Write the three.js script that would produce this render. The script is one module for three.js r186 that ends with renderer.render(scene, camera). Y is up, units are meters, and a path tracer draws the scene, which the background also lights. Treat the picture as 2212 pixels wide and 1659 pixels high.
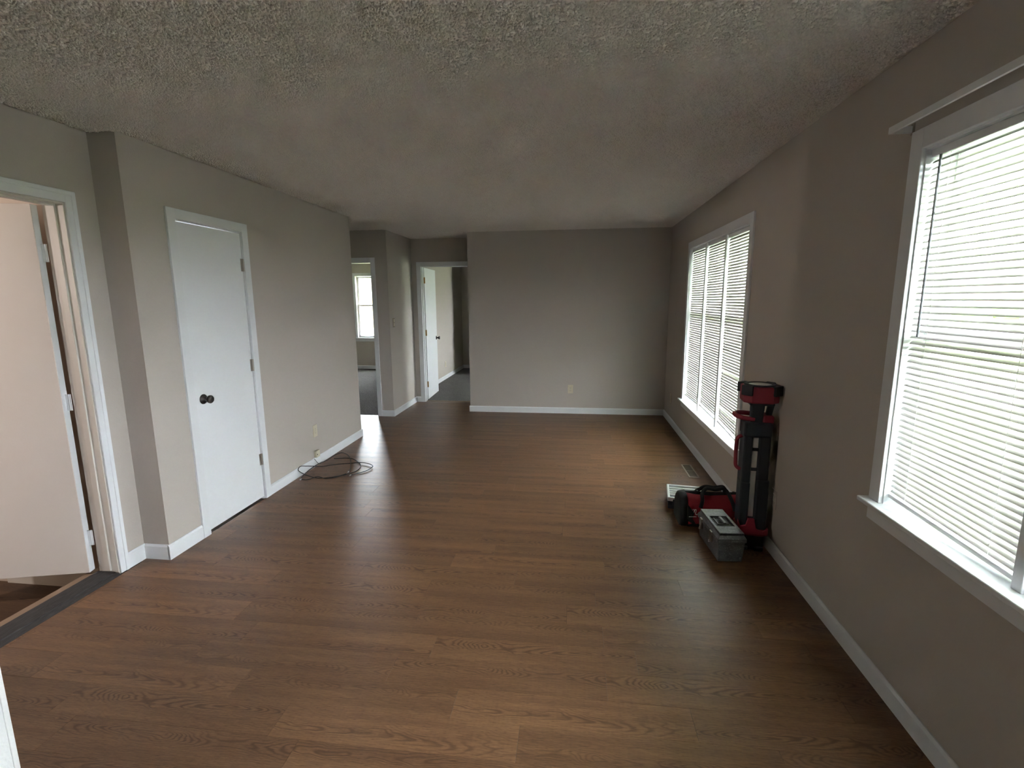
import * as THREE from 'three';
import { RoundedBoxGeometry } from 'three/addons/geometries/RoundedBoxGeometry.js';
import { mergeGeometries } from 'three/addons/utils/BufferGeometryUtils.js';

// ---------------------------------------------------------------- camera, sky, sun, exposure
const scene = new THREE.Scene();
const camera = new THREE.PerspectiveCamera(75.798, 2212 / 1659, 0.05, 400);
camera.position.set(0, 1.5437, 0);
camera.rotation.set(-0.1686, 0.1233, -0.007, 'YXZ');
scene.background = new THREE.Color(0.87, 0.935, 1.0);   // bright, evenly overcast
scene.backgroundIntensity = 1.0;
const renderer = new THREE.WebGLRenderer({ antialias: true });
renderer.toneMapping = THREE.LinearToneMapping;
renderer.toneMappingExposure = 62;
renderer.shadowMap.enabled = true;

// ---------------------------------------------------------------- helpers
let seed = 12345;
const rnd = () => { seed = (seed + 0x6d2b79f5) | 0; let t = Math.imul(seed ^ (seed >>> 15), 1 | seed); t = (t + Math.imul(t ^ (t >>> 7), 61 | t)) ^ t; return ((t ^ (t >>> 14)) >>> 0) / 4294967296; };
const lerp = (a, b, t) => a + (b - a) * t;
const clamp = (x, a = 0, b = 1) => Math.min(b, Math.max(a, x));
const used = new Map();
const numbered = (n) => { const k = used.get(n) ?? 0; used.set(n, k + 1); return k ? n + '_' + String(k).padStart(3, '0') : n; };
const H2 = new Float32Array(65536); for (let i = 0; i < 65536; i++) H2[i] = rnd();
const hash = (x, y) => H2[((Math.imul(x, 73) ^ Math.imul(y, 1931)) + Math.imul(x ^ (y << 3), 57)) & 65535];
function vnoise(x, y, px = 0, py = 0) {            // value noise; px, py are periods (0 for none)
  const xi = Math.floor(x), yi = Math.floor(y), fx = x - xi, fy = y - yi, u = fx * fx * (3 - 2 * fx), v = fy * fy * (3 - 2 * fy);
  const wx = (i) => (px ? ((i % px) + px) % px : i), wy = (i) => (py ? ((i % py) + py) % py : i);
  const a = hash(wx(xi), wy(yi)), b = hash(wx(xi + 1), wy(yi)), c = hash(wx(xi), wy(yi + 1)), d = hash(wx(xi + 1), wy(yi + 1));
  return lerp(lerp(a, b, u), lerp(c, d, u), v);
}
function uvm(g) {                                   // uv in metres from the position, by the face's main axis
  g = g.index ? g.toNonIndexed() : g;
  const p = g.attributes.position, n = g.attributes.normal, uv = new Float32Array(p.count * 2);
  for (let i = 0; i < p.count; i++) {
    const ax = Math.abs(n.getX(i)), ay = Math.abs(n.getY(i)), az = Math.abs(n.getZ(i)), x = p.getX(i), y = p.getY(i), z = p.getZ(i);
    const q = ay >= ax && ay >= az ? [x, z] : ax >= az ? [z, y] : [x, y];
    uv[i * 2] = q[0]; uv[i * 2 + 1] = q[1];
  }
  g.setAttribute('uv', new THREE.BufferAttribute(uv, 2));
  for (const k of Object.keys(g.attributes)) if (!['position', 'normal', 'uv'].includes(k)) g.deleteAttribute(k);
  return g;
}
const bx = (x0, x1, y0, y1, z0, z1) => uvm(new THREE.BoxGeometry(Math.abs(x1 - x0), Math.abs(y1 - y0), Math.abs(z1 - z0)).translate((x0 + x1) / 2, (y0 + y1) / 2, (z0 + z1) / 2));
const rb = (x0, x1, y0, y1, z0, z1, r = 0.004, s = 2) => uvm(new RoundedBoxGeometry(Math.abs(x1 - x0), Math.abs(y1 - y0), Math.abs(z1 - z0), s, r).translate((x0 + x1) / 2, (y0 + y1) / 2, (z0 + z1) / 2));
const tube = (pts, r, seg = 40, rad = 8, closed = false) => uvm(new THREE.TubeGeometry(new THREE.CatmullRomCurve3(pts.map((p) => new THREE.Vector3(...p)), closed), seg, r, rad, closed));
const lathe = (pts, seg = 24) => uvm(new THREE.LatheGeometry(pts.map((p) => new THREE.Vector2(...p)), seg));
function extr(pts, depth, bevel = 0) {              // outline in x,y pulled along z from 0 to depth
  const s = new THREE.Shape(pts.map((p) => new THREE.Vector2(...p)));
  return uvm(new THREE.ExtrudeGeometry(s, { depth: depth - 2 * bevel, bevelEnabled: bevel > 0, bevelSize: bevel, bevelThickness: bevel, bevelOffset: -bevel, bevelSegments: 2, curveSegments: 10 }).translate(0, 0, bevel));
}
function mesh(name, geoms, mat, parent) {
  const g = Array.isArray(geoms) ? (geoms.length > 1 ? mergeGeometries(geoms) : geoms[0]) : geoms;
  const m = new THREE.Mesh(g, mat);
  m.name = parent ? name : numbered(name);
  (parent ?? scene).add(m);
  return m;
}
function tag(o, label, category, group, kind) { Object.assign(o.userData, { label, category }); if (group) o.userData.group = group; if (kind) o.userData.kind = kind; return o; }
const struct = (name, geoms, mat, label, category) => tag(mesh(name, geoms, mat), label, category, null, 'structure');
function thing(name, label, category, [x, y, z] = [0, 0, 0], turn = 0, group, kind) {
  const o = new THREE.Group(); o.name = numbered(name); o.position.set(x, y, z); o.rotation.y = turn; scene.add(o);
  return tag(o, label, category, group, kind);
}
// ---------------------------------------------------------------- textures
function dataTex(w, h, fn, { srgb = false, repeat = [1, 1] } = {}) {
  const d = new Uint8Array(w * h * 4);
  for (let y = 0; y < h; y++) for (let x = 0; x < w; x++) {
    const c = fn(x, y), o = (y * w + x) * 4;
    if (typeof c === 'number') d[o] = d[o + 1] = d[o + 2] = clamp(c) * 255; else for (let k = 0; k < 3; k++) d[o + k] = clamp(c[k]) * 255;
    d[o + 3] = 255;
  }
  const t = new THREE.DataTexture(d, w, h, THREE.RGBAFormat);
  t.wrapS = t.wrapT = THREE.RepeatWrapping; t.magFilter = THREE.LinearFilter; t.minFilter = THREE.LinearMipmapLinearFilter; t.generateMipmaps = true;
  if (srgb) t.colorSpace = THREE.SRGBColorSpace;
  t.repeat.set(...repeat); t.needsUpdate = true;
  return t;
}
// popcorn ceiling relief: clusters of little blobs, one metre and a bit a tile
const POP = 1024, popH = new Float32Array(POP * POP);
for (let i = 0; i < 26000; i++) {
  const cx = rnd() * POP, cy = rnd() * POP, r = 2.2 + 4.6 * rnd() * rnd(), a = 0.45 + 0.55 * rnd(), e = Math.ceil(r);
  for (let y = -e; y <= e; y++) for (let x = -e; x <= e; x++) {
    const q = 1 - (x * x + y * y) / (r * r); if (q <= 0) continue;
    const o = (((cy + y | 0) + POP) % POP) * POP + (((cx + x | 0) + POP) % POP), h = Math.sqrt(q) * a * r / 6.8;
    if (h > popH[o]) popH[o] = h;
  }
}
const popTex = dataTex(POP, POP, (x, y) => popH[y * POP + x], { repeat: [1 / 2.0, 1 / 2.0] });
const paintTex = dataTex(512, 512, (x, y) => 0.5 * vnoise(x / 4, y / 4, 128, 128) + 0.3 * vnoise(x / 9, y / 9, 57, 57) + 0.2 * hash(x, y), { repeat: [2, 2] });
// wood: six plank faces, one above the other, 0.9 m long and 0.1495 m wide each
const PW = 0.1495, PL = 0.9, NS = 6, TW = 2048, TH = 2048, SH = TH / NS;
const strips = [];
for (let s = 0; s < NS; s++) strips.push({ c: 0.15 + 0.7 * rnd(), k: 0.5 + rnd() * 1.3, f: 16 + rnd() * 12, tone: [1.0, 0.965, 1.02, 0.98, 1.05, 0.99][s], cath: [1, 0.3, 0.8, 0.15, 0.55, 1][s], off: rnd() * 100 });
function grain(x, y) {
  const si = Math.min(NS - 1, Math.floor(y / SH)), st = strips[si], u = x / TW * PL, v = (y / SH - si) * PW;
  const wob = (vnoise(u * 6 + st.off, v * 20 + st.off) - 0.5) * 0.06 + (vnoise(u * 22 + st.off, v * 60) - 0.5) * 0.018;
  const dv = v - st.c * PW + wob * 0.6, hx = Math.abs(vnoise(u * 3.1 + st.off * 3, 0.5) - 0.5) * 0.16 + Math.abs(u - st.k * 0.5) * 0.05 + wob * 0.25;
  const r = Math.sqrt(dv * dv * 2.2 + hx * hx), near = Math.exp(-(dv * dv) / (0.026 * 0.026));
  let ring = 0.5 + 0.5 * Math.sin(r * 2 * Math.PI * st.f * 5.2 + 3 * vnoise(u * 30 + st.off, v * 90)); ring = Math.pow(ring, 2.2);
  const fibre = vnoise(u * 38 + st.off, v * 900), fine = vnoise(u * 120, v * 2400 + st.off), broad = vnoise(u * 2.2 + st.off, v * 34 + st.off), tick = Math.pow(vnoise(u * 60 + st.off, v * 1500), 6);
  return { ring: ring * (0.12 + 0.88 * near * (0.35 + 0.65 * st.cath) * (0.45 + 0.55 * vnoise(u * 4 + st.off * 2, 3.5))), fibre, fine, broad, tick, tone: st.tone };
}
const woodH = new Float32Array(TW * TH);
const woodTex = dataTex(TW, TH, (x, y) => {
  const g = grain(x, y), d = 0.70 * g.ring + 0.34 * (g.fibre - 0.5) + 0.26 * (g.fine - 0.5) + 0.6 * g.tick;
  woodH[y * TW + x] = clamp(0.6 - d * 0.5);
  const t = clamp(0.44 + 0.24 * (g.broad - 0.5) - 0.75 * d), k = g.tone;
  return [lerp(0.33, 0.66, t) * k, lerp(0.225, 0.50, t) * k, lerp(0.158, 0.355, t) * k];
}, { srgb: true });
const woodBump = dataTex(TW / 2, TH / 2, (x, y) => 0.25 * (woodH[2 * y * TW + 2 * x] + woodH[2 * y * TW + 2 * x + 1] + woodH[(2 * y + 1) * TW + 2 * x] + woodH[(2 * y + 1) * TW + 2 * x + 1]));
const carpetTex = dataTex(512, 512, (x, y) => { const a = 0.5 * hash(x >> 1, y >> 1) + 0.5 * vnoise(x / 5, y / 5, 102, 102); const t = 0.17 + 0.42 * a; return [t * 1.0, t * 0.97, t * 0.95]; }, { srgb: true, repeat: [1.6, 1.6] });
const carpetBump = dataTex(512, 512, (x, y) => 0.6 * vnoise(x / 5, y / 5, 102, 102) + 0.4 * hash(x, y), { repeat: [1.6, 1.6] });
const grassTex = dataTex(512, 512, (x, y) => { const a = 0.5 * hash(x, y) + 0.5 * vnoise(x / 12, y / 12, 42, 42); return [0.36 + 0.2 * a, 0.42 + 0.22 * a, 0.26 + 0.14 * a]; }, { srgb: true, repeat: [0.5, 0.5] });
const scuffTex = dataTex(512, 512, (x, y) => { const a = vnoise(x / 60, y / 60, 8, 8), b = vnoise(x / 9, y / 9, 56, 56), c = hash(x, y), s = b > 0.86 ? 0.25 : 0; const t = 0.34 + 0.10 * (a - 0.5) + 0.07 * (b - 0.5) + 0.05 * (c - 0.5) + s * 0.4; return [t, t, t * 1.01]; }, { srgb: true, repeat: [4, 4] });
const rubberTex = dataTex(512, 512, (x, y) => { const t = 0.17 + 0.12 * vnoise(x / 3, y / 40, 170, 12) + 0.08 * hash(x, y); return [t, t * 0.97, t * 0.96]; }, { srgb: true, repeat: [3, 3] });
const clothTex = dataTex(256, 256, (x, y) => 0.5 + 0.25 * Math.sin(x * Math.PI / 4) * Math.sin(y * Math.PI / 4) + 0.2 * hash(x, y), { repeat: [12, 12] });

// ---------------------------------------------------------------- materials
const lin = (r, g, b) => new THREE.Color().setRGB(r, g, b);
const std = (c, roughness = 0.6, o = {}) => new THREE.MeshStandardMaterial({ color: c, roughness, ...o });
const M = {
  wall: std(lin(0.49, 0.445, 0.40), 0.75, { bumpMap: paintTex, bumpScale: 0.0006 }),
  ceiling: std(lin(0.74, 0.70, 0.65), 0.95, { bumpMap: popTex, bumpScale: 0.007 }),
  ceilingGrain: std(lin(0.74, 0.70, 0.65), 0.95),
  white: std(lin(0.74, 0.76, 0.78), 0.45, { bumpMap: paintTex, bumpScale: 0.00025 }),
  greyWhite: std(lin(0.52, 0.52, 0.51), 0.6, { bumpMap: paintTex, bumpScale: 0.0006 }),
  whiteDoor: std(lin(0.76, 0.78, 0.80), 0.42, { bumpMap: paintTex, bumpScale: 0.0002 }),
  vinyl: std(lin(0.78, 0.80, 0.81), 0.35),
  slat: std(lin(0.56, 0.545, 0.53), 0.45),
  glass: new THREE.MeshPhysicalMaterial({ color: 0xffffff, roughness: 0.0, transmission: 1, thickness: 0, ior: 1.5 }),
  wand: std(lin(0.30, 0.31, 0.35), 0.25),
  cord: std(lin(0.75, 0.75, 0.72), 0.8),
  wood: new THREE.MeshPhysicalMaterial({ color: lin(0.92, 0.95, 0.99), roughness: 0.40, specularIntensity: 0.75, map: woodTex, bumpMap: woodBump, bumpScale: 0.0010 }),
  subfloor: std(lin(0.03, 0.02, 0.015), 0.9),
  carpet: std(0xffffff, 1.0, { map: carpetTex, bumpMap: carpetBump, bumpScale: 0.012 }),
  bronze: std(lin(0.075, 0.065, 0.06), 0.32, { metalness: 0.8 }),
  steel: std(lin(0.36, 0.32, 0.28), 0.4, { metalness: 0.9 }),
  brass: std(lin(0.45, 0.27, 0.10), 0.4, { metalness: 0.9 }),
  almond: std(lin(0.62, 0.56, 0.42), 0.45),
  dark: std(lin(0.02, 0.02, 0.02), 0.6),
  creamDoor: std(lin(0.66, 0.61, 0.57), 0.5, { bumpMap: paintTex, bumpScale: 0.0002 }),
  creamTrim: std(lin(0.62, 0.59, 0.54), 0.5),
  denWall: std(lin(0.58, 0.50, 0.42), 0.8),
  rubber: std(lin(0.62, 0.62, 0.64), 0.85, { map: rubberTex, bumpMap: rubberTex, bumpScale: 0.001 }),
  oak: std(lin(0.25, 0.17, 0.11), 0.6),
  denFloor: std(lin(0.42, 0.45, 0.50), 0.6, { map: woodTex }),
  cableBlack: std(lin(0.012, 0.012, 0.014), 0.45),
  toolBlack: std(lin(0.014, 0.018, 0.026), 0.65),
  toolRed: std(lin(0.26, 0.022, 0.040), 0.6),
  clothRed: std(lin(0.26, 0.014, 0.024), 0.9, { bumpMap: clothTex, bumpScale: 0.0006 }),
  clothBlack: std(lin(0.012, 0.012, 0.014), 0.9, { bumpMap: clothTex, bumpScale: 0.0006 }),
  alu: std(lin(0.55, 0.52, 0.50), 0.5, { metalness: 0.3 }),
  mastPale: std(lin(0.62, 0.58, 0.57), 0.6),
  lens: std(lin(0.72, 0.74, 0.72), 0.25),
  greyBox: std(0xffffff, 0.5, { map: scuffTex, metalness: 0.0 }),
  greyDark: std(lin(0.05, 0.052, 0.055), 0.6),
  printWhite: std(lin(0.75, 0.73, 0.72), 0.7),
  trayLid: new THREE.MeshPhysicalMaterial({ color: lin(0.82, 0.85, 0.88), roughness: 0.3 }),
  trayCell: std(lin(0.30, 0.33, 0.38), 0.25),
  ventTan: std(lin(0.30, 0.25, 0.19), 0.5, { metalness: 0.3 }),
  grass: std(0xffffff, 1.0, { map: grassTex }),
  concrete: std(lin(0.55, 0.53, 0.50), 0.9),
  asphalt: std(lin(0.30, 0.30, 0.31), 0.9),
  brickPink: std(lin(0.52, 0.34, 0.27), 0.9),
  siding: std(lin(0.72, 0.72, 0.70), 0.8),
  roof: std(lin(0.26, 0.23, 0.21), 0.9),
  leaf: std(lin(0.14, 0.26, 0.05), 0.9),
  bark: std(lin(0.14, 0.09, 0.06), 0.9),
  fence: std(lin(0.50, 0.34, 0.22), 0.85),
  fence2: std(lin(0.44, 0.29, 0.18), 0.85),
  panel: std(lin(0.10, 0.12, 0.15), 0.2),
};

// ---------------------------------------------------------------- the plan (metres; the camera stands over x = 0, z = 0)
const XR = 1.2276, XL = -2.4174, XL2 = -2.5851, XE = -1.4176, XS = -2.39, XW = -2.705;
const ZB = -6.6738, ZC = -2.5135, ZD = -5.2897, ZH = -6.28, ZR = -7.268, HC = 2.44, ZN = 2.2;
const DIV = -2.5, ZBED = -10.78, ZR2 = -11.06, YD = -0.17, YG = -0.14;

// windows of the right wall: [farEnd, sill height]
const UNIT = 0.583, MUL = 0.035, WLEN = 3 * UNIT + 2 * MUL, HEAD = 2.06;
const W1 = { z0: -5.567, sill: 0.446 }, W2 = { z0: -2.015, sill: 0.738 };
W1.z1 = W1.z0 + WLEN; W2.z1 = W2.z0 + WLEN;
const W4 = { z0: -9.5, z1: -8.5, sill: 0.86 };

// ---------------------------------------------------------------- structure: walls, ceiling
function wallX(x0, x1, z0, z1, holes, y0 = YD - 0.03, y1 = HC) {      // a wall along z with openings [za, zb, ya, yb]
  const out = []; let z = z0;
  for (const [a, b, ya, yb] of holes) { out.push(bx(x0, x1, y0, y1, z, a)); if (ya > y0) out.push(bx(x0, x1, y0, ya, a, b)); if (yb < y1) out.push(bx(x0, x1, yb, y1, a, b)); z = b; }
  out.push(bx(x0, x1, y0, y1, z, z1)); return out;
}
function wallZ(z0, z1, x0, x1, holes, y0 = YD - 0.03, y1 = HC) {
  const out = []; let x = x0;
  for (const [a, b, ya, yb] of holes) { out.push(bx(x, a, y0, y1, z0, z1)); if (ya > y0) out.push(bx(a, b, y0, ya, z0, z1)); if (yb < y1) out.push(bx(a, b, yb, y1, z0, z1)); x = b; }
  out.push(bx(x, x1, y0, y1, z0, z1)); return out;
}
struct('wall_right', wallX(XR, XR + 0.14, ZR2 - 0.11, ZN + 0.11, [[W4.z0, W4.z1, W4.sill, HEAD], [W1.z0, W1.z1, W1.sill - 0.02, HEAD], [W2.z0, W2.z1, W2.sill - 0.02, HEAD]]), M.wall, 'greige painted wall holding the two wide blind-covered windows', 'wall');
struct('wall_back', [...wallZ(ZB - 0.11, ZB, XE, XR, []), bx(XE, XE + 0.11, -0.2, HC, ZR, ZB - 0.11)], M.wall, 'plain greige end wall with one outlet low in its middle', 'wall');
const CLO = { z0: -3.459, z1: -2.843, top: 2.043 };                     // closet doorway
struct('wall_left', [...wallX(XL - 0.11, XL, ZD, ZC, [[CLO.z0, CLO.z1, -0.004, CLO.top]]), bx(XL - 0.7, XL - 0.11, -0.2, HC, ZD, ZD + 0.11), bx(XW, XL - 0.11, -0.2, HC, ZC - 0.11, ZC), bx(XL - 0.7, XL - 0.65, -0.2, HC, ZD + 0.11, ZC - 0.12), bx(XL - 0.65, XW, -0.2, HC, ZC - 0.12, ZC - 0.07)], M.wall, 'greige wall with the narrow white closet door', 'wall');
const DEN = { z0: -2.331, z1: -1.5, top: 2.046 };                       // doorway with the open door at the left edge
struct('wall_left_entry', wallX(XW, XL2, ZC, ZN + 0.11, [[DEN.z0, DEN.z1, YD, DEN.top]]), M.wall, 'greige wall set back beside the closet wall, with the open doorway', 'wall');
const BED = { x0: -3.37, x1: -2.612, top: 2.032 };
struct('wall_hall', wallZ(ZH - 0.11, ZH, -4.6, XS, [[BED.x0, BED.x1, -0.004, BED.top]]), M.wall, 'shaded hall wall around the bedroom doorway', 'wall');
struct('wall_switch', bx(DIV, XS, -0.2, HC, ZR, ZH - 0.11), M.wall, 'short side wall of the recess, carrying the light switch', 'wall');
const RM2 = { x0: -2.25, x1: -1.49, top: 2.04 };
struct('wall_recess', wallZ(ZR - 0.11, ZR, DIV, XR, [[RM2.x0, RM2.x1, -0.004, RM2.top]]), M.wall, 'shaded recess wall around the doorway with the half-seen white door', 'wall');
struct('wall_divider', bx(DIV - 0.11, DIV, -0.2, HC, ZR2, ZH - 0.11), M.wall, 'greige wall seen through the recess doorway, behind the open door', 'wall');
struct('wall_hall_end', [bx(-4.71, -4.6, -0.2, HC, ZH, ZD), bx(-4.6, XL - 0.7, -0.2, HC, ZD, ZD + 0.11)], M.wall, 'walls closing the dark end of the hall', 'wall');
const BW = { x0: -4.86, x1: -4.24, y0: 0.72, y1: 2.09 };                // bedroom window
struct('wall_bedroom', [...wallZ(ZBED - 0.12, ZBED, -5.6, DIV - 0.11, [[BW.x0, BW.x1, BW.y0, BW.y1]]), bx(-5.7, -5.6, -0.2, HC, ZBED, ZH - 0.11), bx(-5.6, -4.6, -0.2, HC, ZH - 0.11, ZH)], M.wall, 'far bedroom wall with the small bright window', 'wall');
struct('wall_far_room', [bx(DIV, XR, -0.2, HC, ZR2 - 0.11, ZR2), bx(-1.7, XR, -0.2, HC, -10.02, -9.92)], M.wall, 'dark far wall of the carpeted room behind the recess door', 'wall');
struct('wall_rear', [bx(XW, XR, -0.2, HC, ZN, ZN + 0.11)], M.wall, 'wall behind the photographer', 'wall');
struct('wall_den', [bx(-3.474, XW, YD - 0.05, HC, -2.55, -2.43), bx(-3.574, -3.474, YD - 0.05, HC, -3.6, -2.43), bx(-5.6, -3.574, YD - 0.05, HC, -3.7, -3.6), bx(-5.7, -5.6, YD - 0.05, HC, -3.7, 1.2), bx(-5.6, XW, YD - 0.05, HC, 1.1, 1.2)], M.denWall, 'tan wall of the lower room behind the open door at the left edge', 'wall');
const ceil = struct('ceiling', bx(-5.75, XR + 0.14, HC, HC + 0.14, ZR2 - 0.15, ZN + 0.15), M.ceiling, 'off-white popcorn textured ceiling', 'ceiling');
{
  const g = new THREE.IcosahedronGeometry(1, 1), p = g.attributes.position, pts = [];
  for (let i = 0; i < p.count; i++) { const k = 0.86 + 0.3 * hash(Math.round(p.getX(i) * 50) + 90, Math.round(p.getY(i) * 70 + p.getZ(i) * 31) + 300); p.setXYZ(i, p.getX(i) * k, p.getY(i) * k, p.getZ(i) * k); }
  g.computeVertexNormals();
  const put = (x0, x1, z0, z1, perM2) => { const n = Math.round((x1 - x0) * (z1 - z0) * perM2); for (let i = 0; i < n; i++) pts.push([lerp(x0, x1, rnd()), lerp(z0, z1, rnd())]); };
  put(XL2 + 0.01, XR - 0.01, ZC, -0.4, 14000); put(XL + 0.01, XR - 0.01, -4.6, ZC, 13000); put(XL + 0.01, XR - 0.01, ZB + 0.01, -4.6, 9000); put(-2.9, XL, ZH + 0.01, ZD - 0.01, 5000); put(XS + 0.01, XE, ZR + 0.01, ZB, 5000);
  const im = new THREE.InstancedMesh(uvm(g), M.ceilingGrain, pts.length), m = new THREE.Matrix4(), q = new THREE.Quaternion(), e = new THREE.Euler(), v = new THREE.Vector3(), sc = new THREE.Vector3();
  pts.forEach(([x, z], i) => { const r = 0.0022 + 0.0036 * rnd() * rnd() + 0.0009 * rnd(); e.set(rnd() * 6, rnd() * 6, rnd() * 6); im.setMatrixAt(i, m.compose(v.set(x, HC - r * 0.25, z), q.setFromEuler(e), sc.set(r * (0.8 + 0.6 * rnd()), r, r * (0.8 + 0.6 * rnd())))); });
  im.name = 'popcorn_grains'; im.userData.kind = 'stuff'; ceil.add(im);
}
// partition end at the near left edge of the frame
const PX = -1.2, PZ0 = -0.795, PZ1 = -0.67;
struct('wall_partition', bx(XL2, PX - 0.015, 0, HC, PZ0 + 0.012, PZ1 - 0.012), M.wall, 'short partition wall beside the photographer', 'wall');
struct('trim', [rb(PX - 0.016, PX, 0, 2.44, PZ0 + 0.012, PZ1 - 0.012, 0.002), rb(PX - 0.06, PX, 0, 2.44, PZ0, PZ0 + 0.0125, 0.003), rb(PX - 0.06, PX, 0, 2.44, PZ1 - 0.0125, PZ1, 0.003)], M.greyWhite, 'pale grey-white corner trim at the bottom left edge of the picture', 'trim').name = 'trim_1';

// ---------------------------------------------------------------- floors
const floor = thing('floor', 'brown wood-look plank floor laid crosswise', 'floor', [0, 0, 0], 0, null, 'structure');
mesh('subfloor', [bx(XL2, XR, -0.2, -0.004, ZR, ZN), bx(-4.6, XL2, -0.2, -0.004, ZH, ZD), bx(DIV, XL2, -0.2, -0.004, ZH - 0.02, ZH), bx(BED.x0, BED.x1, -0.2, -0.0045, ZH - 0.11, ZH), bx(RM2.x0, RM2.x1, -0.2, -0.0045, ZR - 0.11, ZR)], M.subfloor, floor);
{
  const ROW0 = -1.4205, known = { 0: -0.174, 1: -0.438, 2: 0.154, 3: 0.292, 4: 0.158, 5: -0.012, 6: 0.135 };   // joints read off the photograph, by row
  const all = [];
  const plank = (x0, x1, z0, z1, s, flip, shift) => {
    const g = 0.0005, a = x0 + g, b = x1 - g, c = z0 + g, d = z1 - g;
    if (b - a < 0.02 || d - c < 0.01) return;
    const geo = new THREE.BoxGeometry(b - a, 0.004, d - c).translate((a + b) / 2, -0.002, (c + d) / 2), p = geo.attributes.position, uv = geo.attributes.uv;
    for (let i = 0; i < p.count; i++) {
      let u = (p.getX(i) - shift) / PL, v = (p.getZ(i) - z0) / PW; if (flip) { u = 1 - u; v = 1 - v; }
      uv.setXY(i, u, (s + 0.004 + 0.992 * clamp(v)) / NS);
    }
    all.push({ geo, near: Math.hypot((a + b) / 2, 0.8 * Math.min(0, d)) + (d > -0.9 ? 50 : 0) + (b < XL - 0.02 && d < ZC ? 30 : 0) });
  };
  for (let r = -25; r < 40; r++) {
    const z1 = ROW0 - r * PW, z0 = z1 - PW; if (z0 > ZN || z1 < ZR) continue;
    const joint = known[r] ?? (hash(r + 90, 7) * PL);
    for (let k = -6; k < 4; k++) {
      const x0 = joint + k * PL, x1 = x0 + PL, s = Math.floor(hash(r * 3 + 200, k + 40) * NS) % NS, flip = hash(r + 5, k * 7 + 60) > 0.5;
      const za = Math.max(z0, ZR), zb = Math.min(z1, ZN);
      const left = zb > ZC ? XL2 : za > ZD ? XL : zb > ZH ? -4.6 : XS, right = zb < ZB - 0.10 ? XE : XR;
      const a = Math.max(x0, left), b = Math.min(x1, right);
      if (b > a) plank(a, b, za, zb, s, flip, x0);
    }
  }
  all.sort((p, q) => p.near - q.near);
  all.slice(0, 298).forEach((p) => mesh('plank', p.geo, M.wood, floor));
  if (all.length > 298) mesh('far_planks', all.slice(298).map((p) => p.geo), M.wood, floor).userData.kind = 'stuff';
}
struct('floor_bedroom', bx(-5.6, DIV - 0.11, -0.2, 0.006, ZBED, ZH - 0.06), M.carpet, 'grey carpet of the bedroom beyond the hall', 'carpet').name = 'floor_bedroom';
struct('floor_far_room', bx(DIV, XR, -0.2, 0.006, ZR2, ZR - 0.06), M.carpet, 'grey carpet of the room behind the recess door', 'carpet');
struct('floor_den', bx(-5.6, XW, YD - 0.2, YD, -3.6, 1.1), M.denFloor, 'dark brown floor of the lower room past the open door', 'floor');

// ---------------------------------------------------------------- baseboards (profile: thickness, height)
const bbProfile = (h, t = 0.012) => [[0, 0], [t, 0], [t, h - 0.012], [t * 0.45, h], [0, h]];
function baseX(x, dir, z0, z1, h, y = 0) {            // on a wall x = const, facing dir along x
  const g = extr(bbProfile(h).map(([u, v]) => [u * dir, v]), Math.abs(z1 - z0)); g.translate(x, y, Math.min(z0, z1)); return uvm(g);
}
function baseZ(z, dir, x0, x1, h, y = 0) {
  const g = extr(bbProfile(h).map(([u, v]) => [u, v]), Math.abs(x1 - x0));
  g.rotateY(dir > 0 ? -Math.PI / 2 : Math.PI / 2); g.translate(dir > 0 ? Math.max(x0, x1) : Math.min(x0, x1), y, z); return uvm(g);
}
const BH = 0.082;
struct('baseboard_right', [baseX(XR, -1, ZB, ZN, BH)], M.white, 'white baseboard along the window wall', 'baseboard');
struct('baseboard_back', [baseZ(ZB, 1, XE - 0.012, XR, BH), baseX(XE, -1, ZR, ZB + 0.01, BH)], M.white, 'white baseboard along the end wall', 'baseboard');
struct('baseboard_left', [baseX(XL, 1, ZD, CLO.z0 - 0.064, BH), baseZ(ZD, -1, XL - 0.6, XL + 0.012, BH)], M.white, 'white baseboard running from the closet door to the hall', 'baseboard');
struct('baseboard_left_corner', [baseX(XL, 1, CLO.z1 + 0.064, ZC + 0.012, BH + 0.012), baseZ(ZC, 1, XL2 + 0.012, XL + 0.006, BH + 0.012), baseX(XL2, 1, ZC, DEN.z0 - 0.06, BH + 0.012)], M.white, 'scuffed white baseboard wrapping the corner between the two left doors', 'baseboard');
struct('baseboard_hall', [baseZ(ZH, 1, BED.x1 + 0.06, XS + 0.012, BH), baseX(XS, 1, ZR, ZH + 0.01, BH), baseZ(ZR, 1, XS, RM2.x0 - 0.066, BH)], M.white, 'white baseboard around the corner under the light switch', 'baseboard');
struct('baseboard_far_room', [baseX(DIV, 1, ZR2, ZR - 0.11, BH), baseZ(ZR2, 1, DIV, XR, BH)], M.white, 'white baseboard in the carpeted room behind the recess door', 'baseboard');
struct('baseboard_bedroom', [baseZ(ZBED, 1, -5.6, DIV - 0.11, BH)], M.white, 'white baseboard under the bedroom window', 'baseboard');
struct('baseboard_den', [baseZ(-2.43, 1, -3.474, XW, 0.12, YD)], M.creamTrim, 'cream baseboard seen under the open door at the left edge', 'baseboard');

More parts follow.
